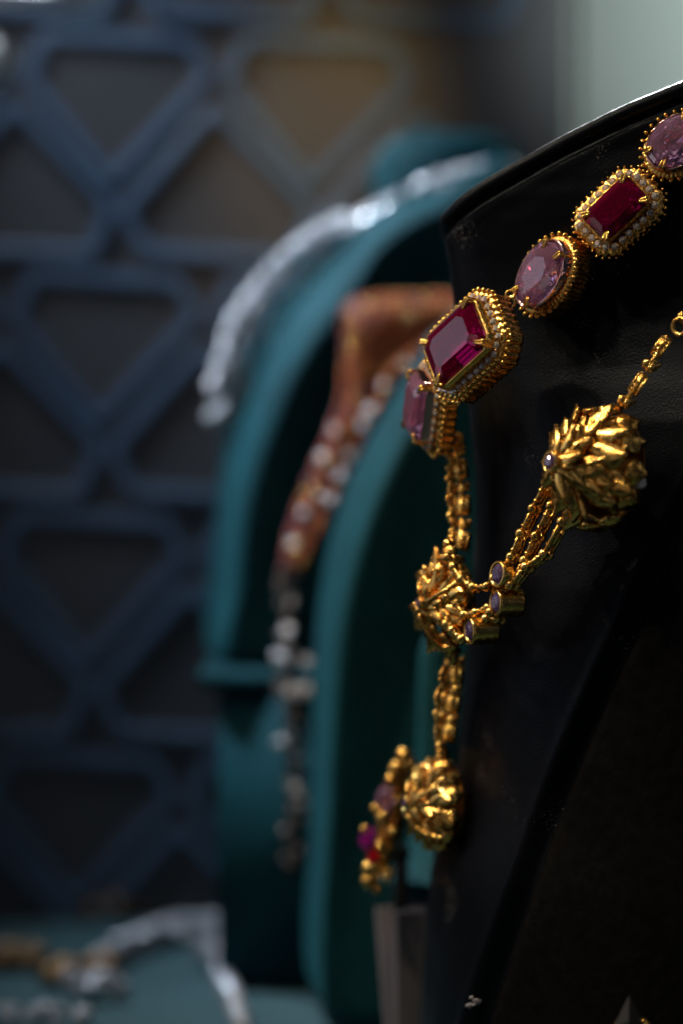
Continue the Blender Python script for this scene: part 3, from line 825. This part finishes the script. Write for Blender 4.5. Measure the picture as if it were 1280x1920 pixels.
obj('woven_band', bsx, mat('dark_rose',(.12,.045,.025),.5,.4), pn, solid=.08); obj('gold_beads', bgd, GOLD, pn); obj('beads', bm, ROSE, pn)
obj('pink_beads', bp, mat('pink_enamel',(.22,.02,.07),.3), pn)
for (px,py,r_) in ((812,638,.17),(760,682,.17),(724,722,.17),(695,768,.17),(681,798,.17),(655,856,.17),(637,893,.17),(620,938,.17),(626,806,.14),(604,858,.14),(570,962,.14),(548,1020,.15),(600,930,.1)):
    b1 = bmesh.new(); crystal_cluster(b1, P(px,py,60.9), r_); ball(b1, P(px,py,60.8), r_*.6, 10)
    obj('fringe_crystal', b1, BRIGHT, pn, smooth=False)
b1 = bmesh.new(); tube(b1, cr([P(*p) for p in ((548,1060,61.9),(545,1140,62),(540,1250,62),(548,1350,61.6),(552,1500,61.5),(548,1640,61.5))],30), .20, 8)
pst = bmesh.new()
for q,p in enumerate(cr([P(*p) for p in ((540,1060,61.3),(536,1140,61.3),(534,1240,61.3),(544,1350,61.2),(552,1500,61.1),(548,1620,61.1))],34)):
    crystal_cluster(pst, p+Vector((rnd.uniform(-.25,.25),0,0)), rnd.uniform(.08,.13))
obj('strand_stones', pst, DIM, pn, smooth=False)
obj('ribbon', b1, mat('dark_ribbon',(.02,.017,.018),.5), pn)
for (px,py,r_) in ((541,1180,.18),(527,1236,.27),(574,1240,.2),(550,1294,.24),(570,1296,.24),(526,1392,.18),(552,1478,.18),(566,1502,.18),(545,1130,.14)):
    b1 = bmesh.new(); crystal_cluster(b1, P(px,py,61.2), r_); obj('pendant_crystal', b1, BRIGHT, pn, smooth=False)

# ------------------------------------------------------------------ things on the table
bl = empty('bracelet', T(340,1800))
tag(bl, 'silver crystal bracelet curled on the teal tablecloth, with a gold clasp', 'bracelet')
bm = bmesh.new()
for p in cr([T(196,1815,.3),T(240,1785,.3),T(300,1762,.3),T(370,1750,.3),T(440,1752,.3),T(500,1768,.3)], 30):
    for s in (0,1): crystal_cluster(bm, p+Vector((rnd.uniform(-.1,.1),rnd.uniform(-.2,.2),s*.3)), rnd.uniform(.24,.34))
for p in cr([T(405,1786,.3),T(418,1830,.3),T(440,1880,.3),T(455,1930,.3)], 14): crystal_cluster(bm, p, .3)
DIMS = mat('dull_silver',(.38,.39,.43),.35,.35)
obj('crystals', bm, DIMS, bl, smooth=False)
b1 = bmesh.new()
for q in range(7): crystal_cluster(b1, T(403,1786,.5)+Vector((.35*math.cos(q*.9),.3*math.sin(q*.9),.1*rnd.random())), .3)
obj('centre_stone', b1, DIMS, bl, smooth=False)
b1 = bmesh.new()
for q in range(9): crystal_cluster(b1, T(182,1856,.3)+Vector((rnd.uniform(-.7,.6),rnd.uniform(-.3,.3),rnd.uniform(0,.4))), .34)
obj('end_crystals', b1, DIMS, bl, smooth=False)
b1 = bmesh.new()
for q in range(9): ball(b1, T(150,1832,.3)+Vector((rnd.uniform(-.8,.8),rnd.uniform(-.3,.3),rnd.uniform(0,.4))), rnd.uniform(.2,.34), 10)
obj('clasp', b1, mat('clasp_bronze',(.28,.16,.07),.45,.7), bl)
def trinket(px,py,nm,lab,cat,m_,k=8,sp=.9,r_=.3):
    e = bmesh.new(); c0 = T(px,py,.25)
    for q in range(k):
        a = 2*math.pi*q/k; ball(e, c0+Vector((sp*math.cos(a),sp*.6*math.sin(a),rnd.uniform(0,.2))), r_, 10)
    ball(e, c0+Vector((0,0,.15)), r_*1.4, 12)
    tag(obj(nm, e, m_), lab, cat)
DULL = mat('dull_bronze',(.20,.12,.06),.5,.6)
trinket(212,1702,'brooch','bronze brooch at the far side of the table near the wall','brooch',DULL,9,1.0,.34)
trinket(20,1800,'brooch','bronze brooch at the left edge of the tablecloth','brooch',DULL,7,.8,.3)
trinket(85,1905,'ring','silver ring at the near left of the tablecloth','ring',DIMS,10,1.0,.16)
# white card behind the black bust's edge
bm = bmesh.new()
cc = P(790,1830,52.5)
Mx = Matrix.Translation((cc.x, 52.5, (P(0,1705,52.5).z+TABLE_Z)/2)) @ Matrix.Rotation(R(28),4,'Z')
hh = P(0,1705,52.5).z-TABLE_Z
box(bm, Mx, 1.3, .06, hh, .01)
box(bm, Mx @ Matrix.Translation((0,.6,0)) @ Matrix.Rotation(R(-9),4,'X'), 1.3,.06,hh,.01)
cd = tag(obj('card', bm, WHITE, smooth=False), 'folded white card standing behind the lower edge of the black bust', 'card')
bm = bmesh.new()
rod(bm, P(752,1600,53.2), Vector((P(742,1920,53.2).x,53.2,TABLE_Z)), .16, 14)
rod(bm, Vector((P(742,1920,53.2).x,53.2,TABLE_Z)), Vector((P(742,1920,53.2).x,53.2,TABLE_Z+.3)), .9, 24)
ball(bm, P(752,1600,53.2), .2, 12)
tag(obj('stand', bm, SHADEBLACK), 'thin black post beside the white card, under the pendant', 'stand')
# pale things hanging at the upper left corner
for (pts,lab) in ((([(-60,-30),(60,-30),(190,-40),(196,8),(140,18),(60,12),(-60,6)]),'pale hanging ornament cut off by the top edge of the photo'),
                  (([(-70,50),(-10,62),(18,85),(28,110),(14,138),(-6,160),(-70,170)]),'pale hanging ornament cut off by the left edge near the top')):
    bm = bmesh.new(); D_ = 68
    F = [P(p.x,p.y,D_) for p in cr([Vector(p) for p in pts], 40, True)]; c_ = sum(F,Vector())/40
    grid(bm, [[c_+(p-c_)*.03+Vector((0,-.4,0)) for p in F],[c_+(p-c_)*.7+Vector((0,-.3,0)) for p in F],F,[c_+(p-c_)*.7+Vector((0,.3,0)) for p in F],[c_+(p-c_)*.03+Vector((0,.4,0)) for p in F]], True)
    tag(obj('ornament', bm, mat('pale_felt',(.75,.74,.72),.8)), lab, 'ornament')
